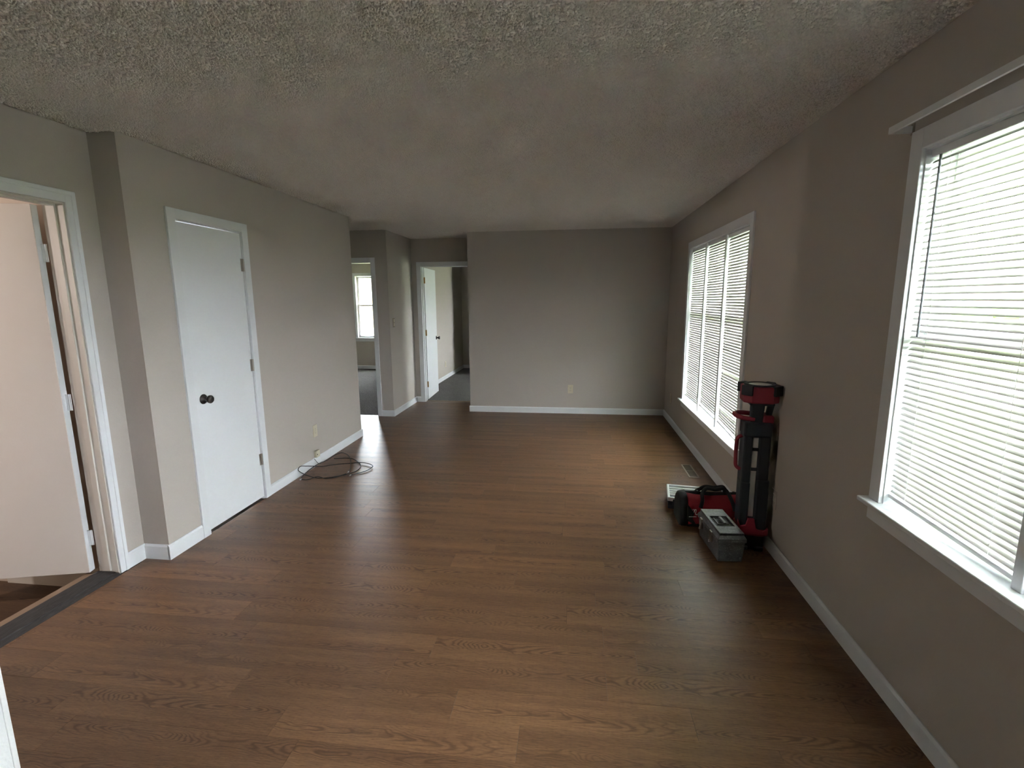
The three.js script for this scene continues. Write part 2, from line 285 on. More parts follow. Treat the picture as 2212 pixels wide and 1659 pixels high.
// ---------------------------------------------------------------- door casings
function casing(name, label, parts) {                  // parts: [partName, geometry, material]
  const o = thing(name, label, 'door casing', [0, 0, 0], 0, null, 'structure');
  for (const [n, g, m] of parts) mesh(n, g, m ?? M.white, o);
  return o;
}
const CW = 0.063, CT = 0.015;
casing('trim_2', 'flat white casing around the closet door', [
  ['side_casing', rb(XL, XL + CT, 0, CLO.top + CW, CLO.z1, CLO.z1 + CW, 0.002)], ['side_casing', rb(XL, XL + CT, 0, CLO.top + CW, CLO.z0 - CW, CLO.z0, 0.002)], ['head_casing', rb(XL, XL + CT, CLO.top, CLO.top + CW, CLO.z0, CLO.z1, 0.002)],
  ['jamb', [bx(XL - 0.11, XL, 0, CLO.top, CLO.z1 - 0.003, CLO.z1 + 0.002), bx(XL - 0.11, XL, 0, CLO.top, CLO.z0 - 0.002, CLO.z0 + 0.002), bx(XL - 0.11, XL, CLO.top - 0.002, CLO.top + 0.002, CLO.z0, CLO.z1)]]]);
casing('trim_3', 'moulded white casing around the doorway at the left edge', [
  ['side_casing', [rb(XL2, XL2 + 0.012, 0, DEN.top + 0.064, DEN.z0 - 0.058, DEN.z0 - 0.004, 0.003), rb(XL2, XL2 + 0.017, 0, DEN.top + 0.064, DEN.z0 - 0.058, DEN.z0 - 0.036, 0.004)]],
  ['side_casing', [rb(XL2, XL2 + 0.012, 0, DEN.top + 0.064, DEN.z1 + 0.004, DEN.z1 + 0.058, 0.003)]],
  ['head_casing', [rb(XL2, XL2 + 0.012, DEN.top + 0.004, DEN.top + 0.064, DEN.z0 - 0.004, DEN.z1 + 0.004, 0.003), rb(XL2, XL2 + 0.017, DEN.top + 0.042, DEN.top + 0.064, DEN.z0 - 0.04, DEN.z1 + 0.04, 0.004)]],
  ['jamb', [bx(XW, XL2 + 0.002, YD + 0.18, DEN.top, DEN.z0 - 0.002, DEN.z0 + 0.004), bx(XW, XL2 + 0.002, YD + 0.18, DEN.top, DEN.z1 - 0.004, DEN.z1 + 0.002), bx(XW, XL2 + 0.002, DEN.top - 0.004, DEN.top + 0.002, DEN.z0, DEN.z1)], M.creamTrim],
  ['door_stop', [rb(XW + 0.045, XW + 0.08, 0.02, DEN.top - 0.004, DEN.z0 + 0.004, DEN.z0 + 0.014, 0.002), rb(XW + 0.045, XW + 0.08, DEN.top - 0.014, DEN.top - 0.004, DEN.z0 + 0.014, DEN.z1 - 0.01, 0.002)], M.creamTrim]]);
casing('trim_4', 'white casing around the bedroom doorway in the hall', [
  ['side_casing', rb(BED.x1, BED.x1 + 0.06, 0, BED.top + 0.064, ZH, ZH + CT, 0.003)], ['side_casing', rb(BED.x0 - 0.06, BED.x0, 0, BED.top + 0.064, ZH, ZH + CT, 0.003)], ['head_casing', rb(BED.x0, BED.x1, BED.top, BED.top + 0.064, ZH, ZH + CT, 0.003)],
  ['jamb', [bx(BED.x1 - 0.003, BED.x1 + 0.002, 0, BED.top, ZH - 0.11, ZH), bx(BED.x0 - 0.002, BED.x0 + 0.003, 0, BED.top, ZH - 0.11, ZH), bx(BED.x0, BED.x1, BED.top - 0.003, BED.top + 0.002, ZH - 0.11, ZH)]]]);
casing('trim_5', 'white casing around the recess doorway', [
  ['side_casing', rb(RM2.x0 - 0.066, RM2.x0, 0, RM2.top + 0.066, ZR, ZR + CT, 0.003)], ['side_casing', rb(RM2.x1, RM2.x1 + 0.066, 0, RM2.top + 0.066, ZR, ZR + CT, 0.003)], ['head_casing', rb(RM2.x0, RM2.x1, RM2.top, RM2.top + 0.066, ZR, ZR + CT, 0.003)],
  ['jamb', [bx(RM2.x0 - 0.002, RM2.x0 + 0.003, 0, RM2.top, ZR - 0.11, ZR), bx(RM2.x1 - 0.003, RM2.x1 + 0.002, 0, RM2.top, ZR - 0.11, ZR), bx(RM2.x0, RM2.x1, RM2.top - 0.003, RM2.top + 0.002, ZR - 0.11, ZR)]],
  ['door_stop', [rb(RM2.x0 + 0.003, RM2.x0 + 0.013, 0, RM2.top - 0.003, ZR - 0.065, ZR - 0.03, 0.002)]]]);
struct('trim', [extr([[0, 0], [0.05, 0], [0.042, 0.008], [0.008, 0.008]], RM2.x1 - RM2.x0).rotateY(Math.PI / 2).translate(RM2.x0, 0, ZR - 0.03)], M.oak, 'dark wood strip on the floor of the recess doorway', 'threshold').name = 'trim_6';
{
  const t = thing('trim', 'black rubber threshold with a tan wood nosing under the open door at the left edge', 'threshold', [0, 0, 0], 0, null, 'structure'); t.name = 'trim_7';
  mesh('rubber_strip', [uvm(extr([[XL2 + 0.022, 0], [XL2 + 0.008, 0.006], [-2.60, 0.008], [-2.605, 0.012], [-2.66, 0.013], [-2.713, 0.012], [-2.713, -0.1], [XL2 + 0.001, -0.1], [XL2 + 0.001, 0]], DEN.z1 - DEN.z0 - 0.01).translate(0, 0, DEN.z0 + 0.005))], M.rubber, t);
  mesh('wood_nosing', rb(-2.762, -2.7135, YD + 0.02, 0.010, DEN.z0 - 0.05, DEN.z1, 0.004), M.oak, t);
  mesh('step_board', rb(-2.90, -2.7625, YD + 0.002, -0.09, -2.428, DEN.z1 + 0.1, 0.004), M.denFloor, t);
}

// ---------------------------------------------------------------- doors
const knobProfile = [[0.0001, 0], [0.033, 0], [0.033, 0.004], [0.026, 0.009], [0.012, 0.012], [0.0115, 0.03], [0.018, 0.034], [0.026, 0.044], [0.0275, 0.054], [0.022, 0.062], [0.012, 0.064], [0.0001, 0.063]];
{
  const d = thing('door', 'narrow white flush closet door with dark knob and three hinges', 'door', [XL, 0.02, (CLO.z0 + CLO.z1) / 2], 0, null, 'structure'); d.name = 'door_1';
  const zc = (CLO.z0 + CLO.z1) / 2;
  const slab = mesh('slab', rb(-0.037, -0.002, 0, 2.013, CLO.z0 - zc + 0.006, CLO.z1 - zc - 0.006, 0.002), M.whiteDoor, d);
  const k = mesh('knob', lathe(knobProfile).rotateZ(-Math.PI / 2).translate(-0.002, 0.892, -2.925 - zc), M.bronze, d);
  mesh('keyway', rb(0.0615, 0.0635, 0.884, 0.900, -2.9265 - zc, -2.9235 - zc, 0.0005), M.steel, k);
  mesh('latch_plate', rb(-0.003, 0.0006, 0.868, 0.925, CLO.z1 - zc - 0.010, CLO.z1 - zc - 0.0065, 0.0004), M.bronze, d);
  for (const y of [0.325, 1.07, 1.81]) mesh('hinge', [uvm(new THREE.CylinderGeometry(0.0065, 0.0065, 0.09, 10).translate(0.0045, y - 0.02, CLO.z0 - zc + 0.003)), bx(-0.001, 0.0005, y - 0.065, y + 0.025, CLO.z0 - zc + 0.003, CLO.z0 - zc + 0.026)], M.steel, d);
}
{
  // open door at the left edge: hinged on the far jamb, swung into the lower room
  const d = thing('door', 'cream flush door standing open into the lower room at the left edge', 'door', [XW - 0.012, 0.02, -2.292], 0, null, 'structure'); d.name = 'door_2';
  d.rotation.y = Math.PI + 0.255;                       // slab runs from the hinge along local +x
  mesh('slab', rb(0.012, 0.772, 0.0, 2.02, 0.0, 0.044, 0.002), M.creamDoor, d);
  mesh('hinge_edge', bx(0.0105, 0.0122, 0.002, 2.018, 0.002, 0.042), M.white, d);
  for (const y of [0.20, 0.99, 1.78]) mesh('hinge', [uvm(new THREE.CylinderGeometry(0.006, 0.006, 0.09, 10).translate(-0.006, y, 0.030)), bx(-0.016, 0.0115, y - 0.045, y + 0.045, 0.026, 0.0295)], M.white, d);
}
{
  const d = thing('door', 'white flush door standing open in the recess doorway with dark knob', 'door', [RM2.x0 + 0.012, 0.015, ZR - 0.118], 0, null, 'structure'); d.name = 'door_3';
  d.rotation.y = Math.PI / 2 + 0.05;                    // local +x runs away from the camera
  mesh('slab', rb(0.004, 0.735, 0, 2.018, 0.002, 0.037, 0.002).translate(0, 0, -0.037), M.whiteDoor, d);
  for (const s of [1, -1]) mesh('knob', lathe(knobProfile).rotateX(s * Math.PI / 2).translate(0.675, 0.915, s > 0 ? 0.0 : -0.035), M.bronze, d);
  for (const y of [0.24, 1.04, 1.83]) mesh('hinge', [uvm(new THREE.CylinderGeometry(0.0065, 0.0065, 0.09, 10).translate(-0.003, y, 0.006)), bx(0.0025, 0.0042, y - 0.045, y + 0.045, -0.03, 0.003)], M.brass, d);
}
// gaps in door_3's hinge side show brass leaves on the jamb too

// ---------------------------------------------------------------- windows of the right wall
function sash(o, xa, xb, za, zb, ya, yb, names = 'sash') {
  const w = 0.034, xm = (xa + xb) / 2, s = mesh(names, [rb(xa, xb, ya, yb, za, za + w, 0.003), rb(xa, xb, ya, yb, zb - w, zb, 0.003), rb(xa, xb, ya, ya + w + 0.004, za + w - 0.002, zb - w + 0.002, 0.003), rb(xa, xb, yb - w, yb, za + w - 0.002, zb - w + 0.002, 0.003)], M.vinyl, o);
  mesh('pane', bx(xm - 0.002, xm + 0.002, ya + w, yb - w, za + w - 0.004, zb - w + 0.004), M.glass, s);
  return s;
}
function rightWindow(n, W, label, cas = 0.066) {
  const o = thing('window', label, 'window', [0, 0, 0], 0, null, 'structure'); o.name = 'window_' + n;
  const { z0, z1, sill } = W;
  mesh('side_casing', rb(XR - 0.016, XR, sill, HEAD + 0.072, z0 - cas, z0, 0.003), M.white, o);
  mesh('side_casing', rb(XR - 0.016, XR, sill, HEAD + 0.072, z1, z1 + cas, 0.003), M.white, o);
  mesh('head_casing', rb(XR - 0.016, XR, HEAD, HEAD + 0.072, z0, z1, 0.003), M.white, o);
  mesh('jamb', [bx(XR - 0.001, XR + 0.14, sill, HEAD, z0 - 0.001, z0 + 0.006), bx(XR - 0.001, XR + 0.14, sill, HEAD, z1 - 0.006, z1 + 0.001), bx(XR - 0.001, XR + 0.14, HEAD - 0.006, HEAD + 0.001, z0, z1)], M.white, o);
  mesh('stool', rb(XR - 0.05, XR + 0.139, sill - 0.02, sill, z0 - cas - 0.02, z1 + cas + 0.02, 0.005).translate(0, 0, 0), M.white, o);
  mesh('apron', rb(XR - 0.013, XR, sill - 0.088, sill - 0.02, z0 - cas - 0.004, z1 + cas + 0.004, 0.003), M.white, o);
  for (let k = 0; k < 3; k++) {
    const a = z0 + k * (UNIT + MUL), b = a + UNIT;
    if (k) mesh('mullion', rb(XR + 0.001, XR + 0.139, sill, HEAD, a - MUL, a, 0.003), M.white, o);
    const lo = sash(o, XR + 0.066, XR + 0.094, a + 0.008, b - 0.008, sill + 0.004, 1.418, 'lower_sash');
    sash(o, XR + 0.098, XR + 0.126, a + 0.008, b - 0.008, 1.380, HEAD - 0.008, 'upper_sash');
    mesh('sash_lock', rb(XR + 0.060, XR + 0.078, 1.418, 1.428, (a + b) / 2 - 0.03, (a + b) / 2 + 0.03, 0.004), M.vinyl, lo);
  }
  return o;
}
rightWindow(1, W1, 'tall triple window beside the red work light, its blinds nearly shut');
rightWindow(2, W2, 'triple window at the right edge of the picture, its blinds half open');
{
  const o = thing('window', 'window lighting the carpeted room behind the recess', 'window', [0, 0, 0], 0, null, 'structure'); o.name = 'window_4';
  sash(o, XR + 0.06, XR + 0.09, W4.z0, W4.z1, W4.sill, HEAD, 'sash');
}
{
  const o = thing('window', 'small double-hung bedroom window with the fence outside', 'window', [0, 0, 0], 0, null, 'structure'); o.name = 'window_3';
  const { x0, x1, y0, y1 } = BW, cas = 0.07;
  mesh('side_casing', rb(x0 - cas, x0, y0, y1 + cas, ZBED, ZBED + 0.016, 0.003), M.white, o);
  mesh('side_casing', rb(x1, x1 + cas, y0, y1 + cas, ZBED, ZBED + 0.016, 0.003), M.white, o);
  mesh('head_casing', rb(x0, x1, y1, y1 + cas, ZBED, ZBED + 0.016, 0.003), M.white, o);
  mesh('stool', rb(x0 - cas - 0.02, x1 + cas + 0.02, y0 - 0.02, y0, ZBED - 0.11, ZBED + 0.045, 0.004), M.white, o);
  mesh('apron', rb(x0 - cas, x1 + cas, y0 - 0.085, y0 - 0.02, ZBED, ZBED + 0.012, 0.003), M.white, o);
  for (const [n, ya, yb, z] of [['lower_sash', y0 + 0.004, 1.462, ZBED - 0.06], ['upper_sash', 1.428, y1 - 0.004, ZBED - 0.092]]) {
    const w = 0.042, s = mesh(n, [rb(x0, x0 + w, ya, yb, z - 0.014, z + 0.014, 0.003), rb(x1 - w, x1, ya, yb, z - 0.014, z + 0.014, 0.003), rb(x0 + w - 0.002, x1 - w + 0.002, ya, ya + w, z - 0.014, z + 0.014, 0.003), rb(x0 + w - 0.002, x1 - w + 0.002, yb - 0.034, yb, z - 0.014, z + 0.014, 0.003)], M.vinyl, o);
    mesh('pane', bx(x0 + w - 0.004, x1 - w + 0.004, ya + w - 0.004, yb - 0.03, z - 0.002, z + 0.002), M.glass, s);
  }
}

// ---------------------------------------------------------------- mini blinds
function slatGeometry(len) {                             // crowned strip, 25 mm wide, lying across x, running along z
  const n = 5, top = [], bot = [], w = 0.0252;
  for (let i = 0; i <= n; i++) { const t = i / n - 0.5, y = 0.0032 * (1 - 4 * t * t); top.push([t * w, y]); bot.unshift([t * w, y - 0.0006]); }
  return extr([...top, ...bot], len).translate(0, -0.0016, -len / 2);
}
const slatGeo = slatGeometry(UNIT - 0.02), PITCH = 0.0226;
function blind(W, k, label, group, tilt, bFar, bNear, odd = {}, wandZ = null) {
  const a = W.z0 + k * (UNIT + MUL), zc = a + UNIT / 2, len = UNIT - 0.016, xp = XR + 0.026, low = Math.min(bFar, bNear);
  const o = thing('mini_blind', label, 'blind', [xp, low, zc], 0, group);
  const top = HEAD - 0.008 - low;
  mesh('headrail', rb(-0.0135, 0.0125, top - 0.026, top, -len / 2, len / 2, 0.002), M.vinyl, o);
  const hiB = Math.max(bFar, bNear) - low, slope = (bFar - bNear) / len, mid = (bFar + bNear) / 2 - low;
  let i = 0;
  for (let y = top - 0.038; y > mid + 0.026; y -= PITCH, i++) {
    const s = mesh('slat', slatGeo, M.slat, o), blend = clamp((mid + 0.26 - y) / 0.24);
    s.position.y = y; s.rotation.set(Math.atan(slope) * blend, 0, (odd[i] ?? tilt) + (hash(i, k + 11) - 0.5) * 0.05, 'XYZ');
  }
  const rail = mesh('bottom_rail', rb(-0.0125, 0.0125, -0.008, 0.008, -len / 2, len / 2, 0.003), M.vinyl, o);
  rail.position.y = mid + 0.009; rail.rotation.x = Math.atan(slope);
  for (const z of [-0.19, 0.19]) for (const x of [-0.0125, 0.0125]) mesh('ladder_cord', uvm(new THREE.CylinderGeometry(0.0007, 0.0007, top - mid - 0.03, 5).translate(x, (top + mid) / 2, z)), M.cord, o);
  if (wandZ !== null) mesh('tilt_wand', uvm(new THREE.CylinderGeometry(0.0042, 0.0042, 0.62, 6).translate(-0.022, top - 0.03 - 0.31, wandZ - zc)), M.wand, o);
  return o;
}
const g1 = 'blinds of the tall triple window', g2 = 'blinds of the window at the right edge';
blind(W1, 0, 'white mini blind in the left section of the tall triple window', g1, 1.06, W1.sill + 0.045, W1.sill + 0.052);
blind(W1, 1, 'white mini blind in the middle section of the tall triple window', g1, 1.06, W1.sill + 0.06, W1.sill + 0.044);
blind(W1, 2, 'white mini blind with a sagging bottom rail beside the red work light', g1, 1.06, W1.sill + 0.05, W1.sill + 0.012, { 47: 0.35, 61: 0.4, 62: 0.55 });
blind(W2, 0, 'white mini blind with a tilt wand in the window at the right edge', g2, 0.58, W2.sill + 0.028, W2.sill + 0.012, {}, -1.945);
blind(W2, 1, 'white mini blind in the middle section of the window at the right edge', g2, 0.58, W2.sill + 0.01, W2.sill + 0.01);
blind(W2, 2, 'white mini blind in the section of the right-edge window nearest the photographer', g2, 0.58, W2.sill + 0.01, W2.sill + 0.01);

// ---------------------------------------------------------------- curtain rod over the near window
{
  const o = thing('curtain_rod', 'flat white curtain rod above the window at the right edge', 'curtain rod', [XR, 2.15, -2.115]);
  const L = 2.08, sec = [[-0.0035, -0.011], [0.0035, -0.0125], [0.0035, -0.0085], [0.0005, -0.006], [0.0005, 0.006], [0.0035, 0.0085], [0.0035, 0.0125], [-0.0035, 0.011]];
  mesh('rod', extr(sec, L).translate(-0.075, 0, 0.01), M.vinyl, o);
  for (const z of [0.004, L + 0.016]) mesh('return_end', rb(-0.0785, -0.001, -0.012, 0.012, z - 0.003, z + 0.008, 0.002), M.vinyl, o);
  for (const z of [0.012, L + 0.008]) mesh('bracket', rb(-0.003, 0, -0.02, 0.02, z - 0.01, z + 0.01, 0.001), M.steel, o);
}

// ---------------------------------------------------------------- outlets, switch, jack
function outlet(label, pos, turn, group = 'wall outlets', mat = M.almond) {     // plate faces local +z
  const o = thing('wall_outlet', label, 'outlet', pos, turn, group);
  mesh('cover_plate', rb(-0.036, 0.036, -0.058, 0.058, 0, 0.006, 0.003), mat, o);
  for (const y of [-0.0195, 0.0195]) {
    const r = mesh('receptacle', uvm(new THREE.CylinderGeometry(0.0165, 0.0165, 0.003, 20).rotateX(Math.PI / 2).scale(1, 0.86, 1).translate(0, y, 0.0068)), mat, o);
    mesh('slot', [bx(-0.0075, -0.0055, y - 0.001, y + 0.007, 0.0078, 0.0086), bx(0.0055, 0.0075, y, y + 0.0065, 0.0078, 0.0086), uvm(new THREE.CylinderGeometry(0.0025, 0.0025, 0.0012, 8).rotateX(Math.PI / 2).translate(0, y - 0.0075, 0.008))], M.dark, r);
  }
  mesh('screw', uvm(new THREE.CylinderGeometry(0.003, 0.003, 0.002, 8).rotateX(Math.PI / 2).translate(0, 0, 0.0065)), M.steel, o);
  return o;
}
outlet('almond outlet low in the middle of the end wall', [-0.025, 0.34, ZB], 0);
outlet('almond outlet on the left wall above the coiled cable', [XL, 0.335, -4.275], Math.PI / 2);
outlet('pale outlet low in the corner between the end wall and the tall window', [XR, 0.32, -6.245], -Math.PI / 2);
outlet('painted-over outlet in the shadow right of the work light', [XR, 0.345, -3.005], -Math.PI / 2, 'wall outlets', M.wall);
outlet('small outlet in the carpeted room behind the recess door', [DIV, 0.30, -9.47], Math.PI / 2);
{
  const o = thing('light_switch', 'metal-rimmed double light switch on the short wall by the recess', 'switch', [XS, 1.255, -6.417], Math.PI / 2);
  mesh('cover_plate', rb(-0.036, 0.036, -0.062, 0.062, 0, 0.006, 0.003), M.ventTan, o);
  for (const y of [-0.026, 0.026]) mesh('rocker', rb(-0.015, 0.015, y - 0.021, y + 0.021, 0.005, 0.011, 0.002), M.almond, o);
}
{
  const o = thing('phone_jack', 'beige surface-mounted phone jack box just above the left baseboard', 'jack', [XL, 0.112, -4.262], Math.PI / 2);
  mesh('box', rb(-0.032, 0.032, -0.029, 0.035, 0, 0.026, 0.004), M.almond, o);
  mesh('socket', rb(-0.022, -0.010, -0.008, 0.004, 0.0255, 0.0268, 0.0005), M.dark, o);
  mesh('wire', tube([[0.025, -0.025, 0.024], [0.035, -0.045, 0.03], [0.06, -0.075, 0.026], [0.09, -0.1, 0.03]], 0.0016, 20, 5), M.cord, o);
}
// ---------------------------------------------------------------- coiled cable
{
  const p1 = [[-2.339, 0.004, -4.455], [-2.181, 0.004, -4.478], [-2.037, 0.004, -4.358], [-1.974, 0.004, -4.257], [-1.962, 0.004, -4.13], [-2.001, 0.004, -4.052], [-2.099, 0.004, -3.959], [-2.231, 0.004, -3.922], [-2.385, 0.02, -3.968], [-2.395, 0.079, -3.909], [-2.395, 0.094, -3.942], [-2.395, 0.062, -4.053], [-2.392, 0.012, -4.195], [-2.331, 0.011, -4.2], [-2.237, 0.008, -4.27], [-2.105, 0.008, -4.324], [-1.993, 0.012, -4.342], [-1.884, 0.012, -4.292], [-1.85, 0.012, -4.243], [-1.872, 0.008, -4.127], [-1.964, 0.004, -4.02]];
  const p2 = [[-2.008, 0.012, -4.076], [-2.047, 0.010, -4.197], [-2.165, 0.014, -4.443], [-2.268, 0.012, -4.58], [-2.345, 0.008, -4.627], [-2.377, 0.006, -4.57], [-2.379, 0.006, -4.393], [-2.384, 0.02, -4.241], [-2.386, 0.02, -4.111], [-2.384, 0.008, -3.976], [-2.352, 0.004, -3.875], [-2.289, 0.004, -3.871], [-2.231, 0.012, -3.932], [-2.144, 0.004, -3.915], [-2.072, 0.004, -3.962], [-2.014, 0.010, -4.035]];
  const B = [-2.1, 0, -4.25], rel = (p) => p.map(([x, y, z]) => [x - B[0], y - B[1], z - B[2]]);
  const o = thing('coaxial_cable', 'black coaxial cable coiled on the floor under the left outlet', 'cable', B);
  mesh('loop', tube(rel(p1), 0.0038, 220, 7), M.cableBlack, o);
  mesh('loop', tube(rel(p2), 0.0038, 180, 7), M.cableBlack, o);
  for (const q of [p1[20], p2[0], p2[10]]) mesh('connector', uvm(new THREE.CylinderGeometry(0.0055, 0.0055, 0.022, 10).rotateX(Math.PI / 2).translate(q[0] - B[0], q[1] - B[1] + 0.002, q[2] - B[2] + 0.008)), M.alu, o);
  mesh('wall_tail', tube(rel([[-2.386, 0.02, -4.241], [-2.393, 0.05, -4.22], [-2.395, 0.085, -4.19]]), 0.0022, 16, 6), M.cableBlack, o);
}
// ---------------------------------------------------------------- floor vent
{
  const o = thing('floor_vent', 'tan metal floor register in front of the tall window', 'vent', [1.072, 0, -4.45]);
  const w = 0.046, l = 0.175, f = 0.014;
  mesh('frame', [rb(-w, w, 0, 0.005, -l, -l + f, 0.002), rb(-w, w, 0, 0.005, l - f, l, 0.002), rb(-w, -w + f, 0, 0.005, -l + f, l - f, 0.002), rb(w - f, w, 0, 0.005, -l + f, l - f, 0.002), rb(-w + f, w - f, 0, 0.004, -0.004, 0.004, 0.001)], M.ventTan, o);
  mesh('damper', bx(-w + f, w - f, 0.0002, 0.0008, -l + f, l - f), M.dark, o);
  for (let i = 0; i < 22; i++) { const z = -l + f + 0.008 + i * ((2 * l - 2 * f - 0.016) / 21); if (Math.abs(z) > 0.006) mesh('louver', bx(-w + f, w - f, 0.001, 0.0035, z - 0.0012, z + 0.0012), M.ventTan, o); }
}

// ---------------------------------------------------------------- work light tower
{
  const o = thing('work_light', 'tall red and black folding tower work light standing against the wall', 'work light', [1.122, 0, -3.085], -0.12);
  const cy = (r0, r1, h, x, y, z, s = 20) => uvm(new THREE.CylinderGeometry(r0, r1, h, s).translate(x, y, z));
  mesh('base', [rb(-0.074, 0.074, 0, 0.105, -0.075, 0.078, 0.020, 4)], M.toolBlack, o);
  for (const x of [-0.070, 0.018]) mesh('foot', rb(x, x + 0.052, 0, 0.03, 0.05, 0.088, 0.008), M.toolBlack, o);
  mesh('red_collar', [rb(-0.086, 0.086, 0.092, 0.150, -0.082, 0.088, 0.024, 4), extr([[-0.086, 0.12], [0.086, 0.11], [0.086, 0.155], [0.055, 0.135], [0.02, 0.15], [0.006, 0.21], [-0.030, 0.21], [-0.042, 0.17], [-0.070, 0.16], [-0.086, 0.20]], 0.03, 0.004).translate(0, 0, 0.066)], M.toolRed, o);
  mesh('pillar', [rb(-0.080, -0.030, 0.145, 0.80, -0.06, 0.078, 0.014, 3), rb(-0.084, -0.030, 0.16, 0.44, -0.04, 0.085, 0.012, 3)], M.toolBlack, o);
  mesh('pillar', [rb(0.004, 0.070, 0.13, 0.80, -0.06, 0.078, 0.014, 3), rb(0.004, 0.076, 0.14, 0.46, -0.04, 0.086, 0.012, 3)], M.toolBlack, o);
  mesh('mast', [rb(-0.0295, 0.0035, 0.19, 0.73, 0.028, 0.062, 0.006, 3)], M.mastPale, o);
  for (const y of [0.645, 0.52, 0.205]) mesh('cross_band', rb(-0.034, 0.008, y - 0.010, y + 0.010, -0.02, 0.068, 0.004), M.toolBlack, o);
  mesh('upper_housing', [rb(-0.085, 0.072, 0.72, 0.815, -0.065, 0.082, 0.016, 3)], M.toolBlack, o);
  mesh('side_handle', tube([[-0.085, 0.72, 0.03], [-0.108, 0.705, 0.03], [-0.113, 0.66, 0.03], [-0.113, 0.57, 0.03], [-0.108, 0.525, 0.03], [-0.085, 0.505, 0.03]], 0.011, 40, 10), M.toolRed, o);
  mesh('carry_handle', [tube([[-0.03, 0.83, 0.06], [-0.09, 0.836, 0.062], [-0.128, 0.846, 0.04], [-0.128, 0.850, -0.005], [-0.09, 0.85, -0.03], [-0.03, 0.845, -0.035]], 0.014, 44, 10), rb(0.015, 0.078, 0.808, 0.855, -0.05, 0.07, 0.012, 3)], M.toolRed, o);
  mesh('neck', [extr([[-0.052, 0.80], [0.012, 0.80], [0.024, 0.935], [0.006, 0.962], [-0.042, 0.962], [-0.052, 0.94]], 0.05, 0.006).translate(0, 0, 0.018)], M.toolBlack, o);
  mesh('support_leg', [extr([[0.036, 0.82], [0.064, 0.82], [0.085, 0.94], [0.050, 0.94]], 0.04, 0.005).translate(0, 0, 0.0)], M.toolBlack, o);
  const oct = [[-0.098, -0.055], [-0.058, -0.095], [0.058, -0.095], [0.098, -0.055], [0.098, 0.055], [0.058, 0.095], [-0.058, 0.095], [-0.098, 0.055]];
  const head = mesh('lamp_head', extr(oct, 0.1, 0.008).rotateX(-Math.PI / 2).translate(0, 0.93, 0), M.toolRed, o);
  for (const [sx, sz] of [[-1, 1], [1, 1], [-1, -1], [1, -1]]) mesh('bumper', extr([[-0.034, -0.014], [0.034, -0.014], [0.029, 0.012], [-0.029, 0.012]], 0.060, 0.004).rotateX(-Math.PI / 2).rotateY(Math.atan2(sx, sz)).translate(sx * 0.079, 0.977, sz * 0.076), M.toolBlack, head);
  mesh('rim', [lathe([[0.064, 0], [0.088, 0], [0.088, 0.010], [0.066, 0.010], [0.064, 0]], 32).translate(0, 1.028, 0)], M.toolBlack, head);
  mesh('lens', [lathe([[0.0001, 0.008], [0.040, 0.006], [0.066, 0.001], [0.066, -0.006], [0.0001, -0.006]], 32).translate(0, 1.033, 0)], M.lens, head);
  mesh('lower_trim', rb(-0.066, 0.07, 0.918, 0.934, -0.05, 0.088, 0.006), M.toolBlack, head);
}
// ---------------------------------------------------------------- grey toolbox
{
  const o = thing('toolbox', 'scuffed grey toolbox with a handle recessed in its lid', 'toolbox', [0.932, 0, -3.02], 0.075);
  const L = 0.37;
  const taper = (b, t, y0, y1, l0, l1, r = 0.006) => { const g = new RoundedBoxGeometry(1, 1, 1, 3, 0.03); const p = g.attributes.position; for (let i = 0; i < p.count; i++) { const v = p.getY(i) + 0.5; p.setXYZ(i, p.getX(i) * lerp(b, t, v), lerp(y0, y1, v), p.getZ(i) * lerp(l0, l1, v)); } g.computeVertexNormals(); return uvm(g); };
  mesh('body', taper(0.140, 0.158, 0, 0.132, L - 0.03, L - 0.012), M.greyBox, o);
  const lid = mesh('lid', [taper(0.170, 0.168, 0.128, 0.150, L, L), taper(0.168, 0.142, 0.149, 0.168, L, L - 0.024),
    rb(-0.071, -0.052, 0.164, 0.1825, -L / 2 + 0.012, L / 2 - 0.012, 0.003), rb(0.052, 0.071, 0.164, 0.1825, -L / 2 + 0.012, L / 2 - 0.012, 0.003), rb(-0.055, 0.055, 0.164, 0.1825, -L / 2 + 0.012, -0.062, 0.003), rb(-0.055, 0.055, 0.164, 0.1825, 0.075, L / 2 - 0.012, 0.003)], M.greyBox, o);
  mesh('recess_floor', rb(-0.053, 0.053, 0.166, 0.1695, -0.063, 0.076, 0.001), M.greyDark, lid);
  mesh('recess_rim', [rb(-0.055, -0.050, 0.172, 0.184, -0.066, 0.079, 0.002), rb(0.050, 0.055, 0.172, 0.184, -0.066, 0.079, 0.002), rb(-0.055, 0.055, 0.172, 0.184, -0.066, -0.061, 0.002), rb(-0.055, 0.055, 0.172, 0.184, 0.074, 0.079, 0.002)], M.greyDark, lid);
  mesh('handle', [rb(-0.036, 0.030, 0.178, 0.184, -0.036, -0.030, 0.002), rb(-0.036, 0.030, 0.178, 0.184, 0.044, 0.050, 0.002), rb(-0.040, -0.032, 0.176, 0.184, -0.036, 0.050, 0.002), rb(-0.006, 0.012, 0.180, 0.193, -0.040, 0.054, 0.005)], M.greyBox, o);
  for (const z of [-0.10, 0.075]) { const l = mesh('latch', rb(-0.0925, -0.080, 0.085, 0.150, z - 0.018, z + 0.018, 0.003), M.steel, o); mesh('latch_loop', tube([[-0.092, 0.088, z - 0.012], [-0.098, 0.078, z], [-0.092, 0.088, z + 0.012]], 0.002, 12, 6), M.alu, l); }
}
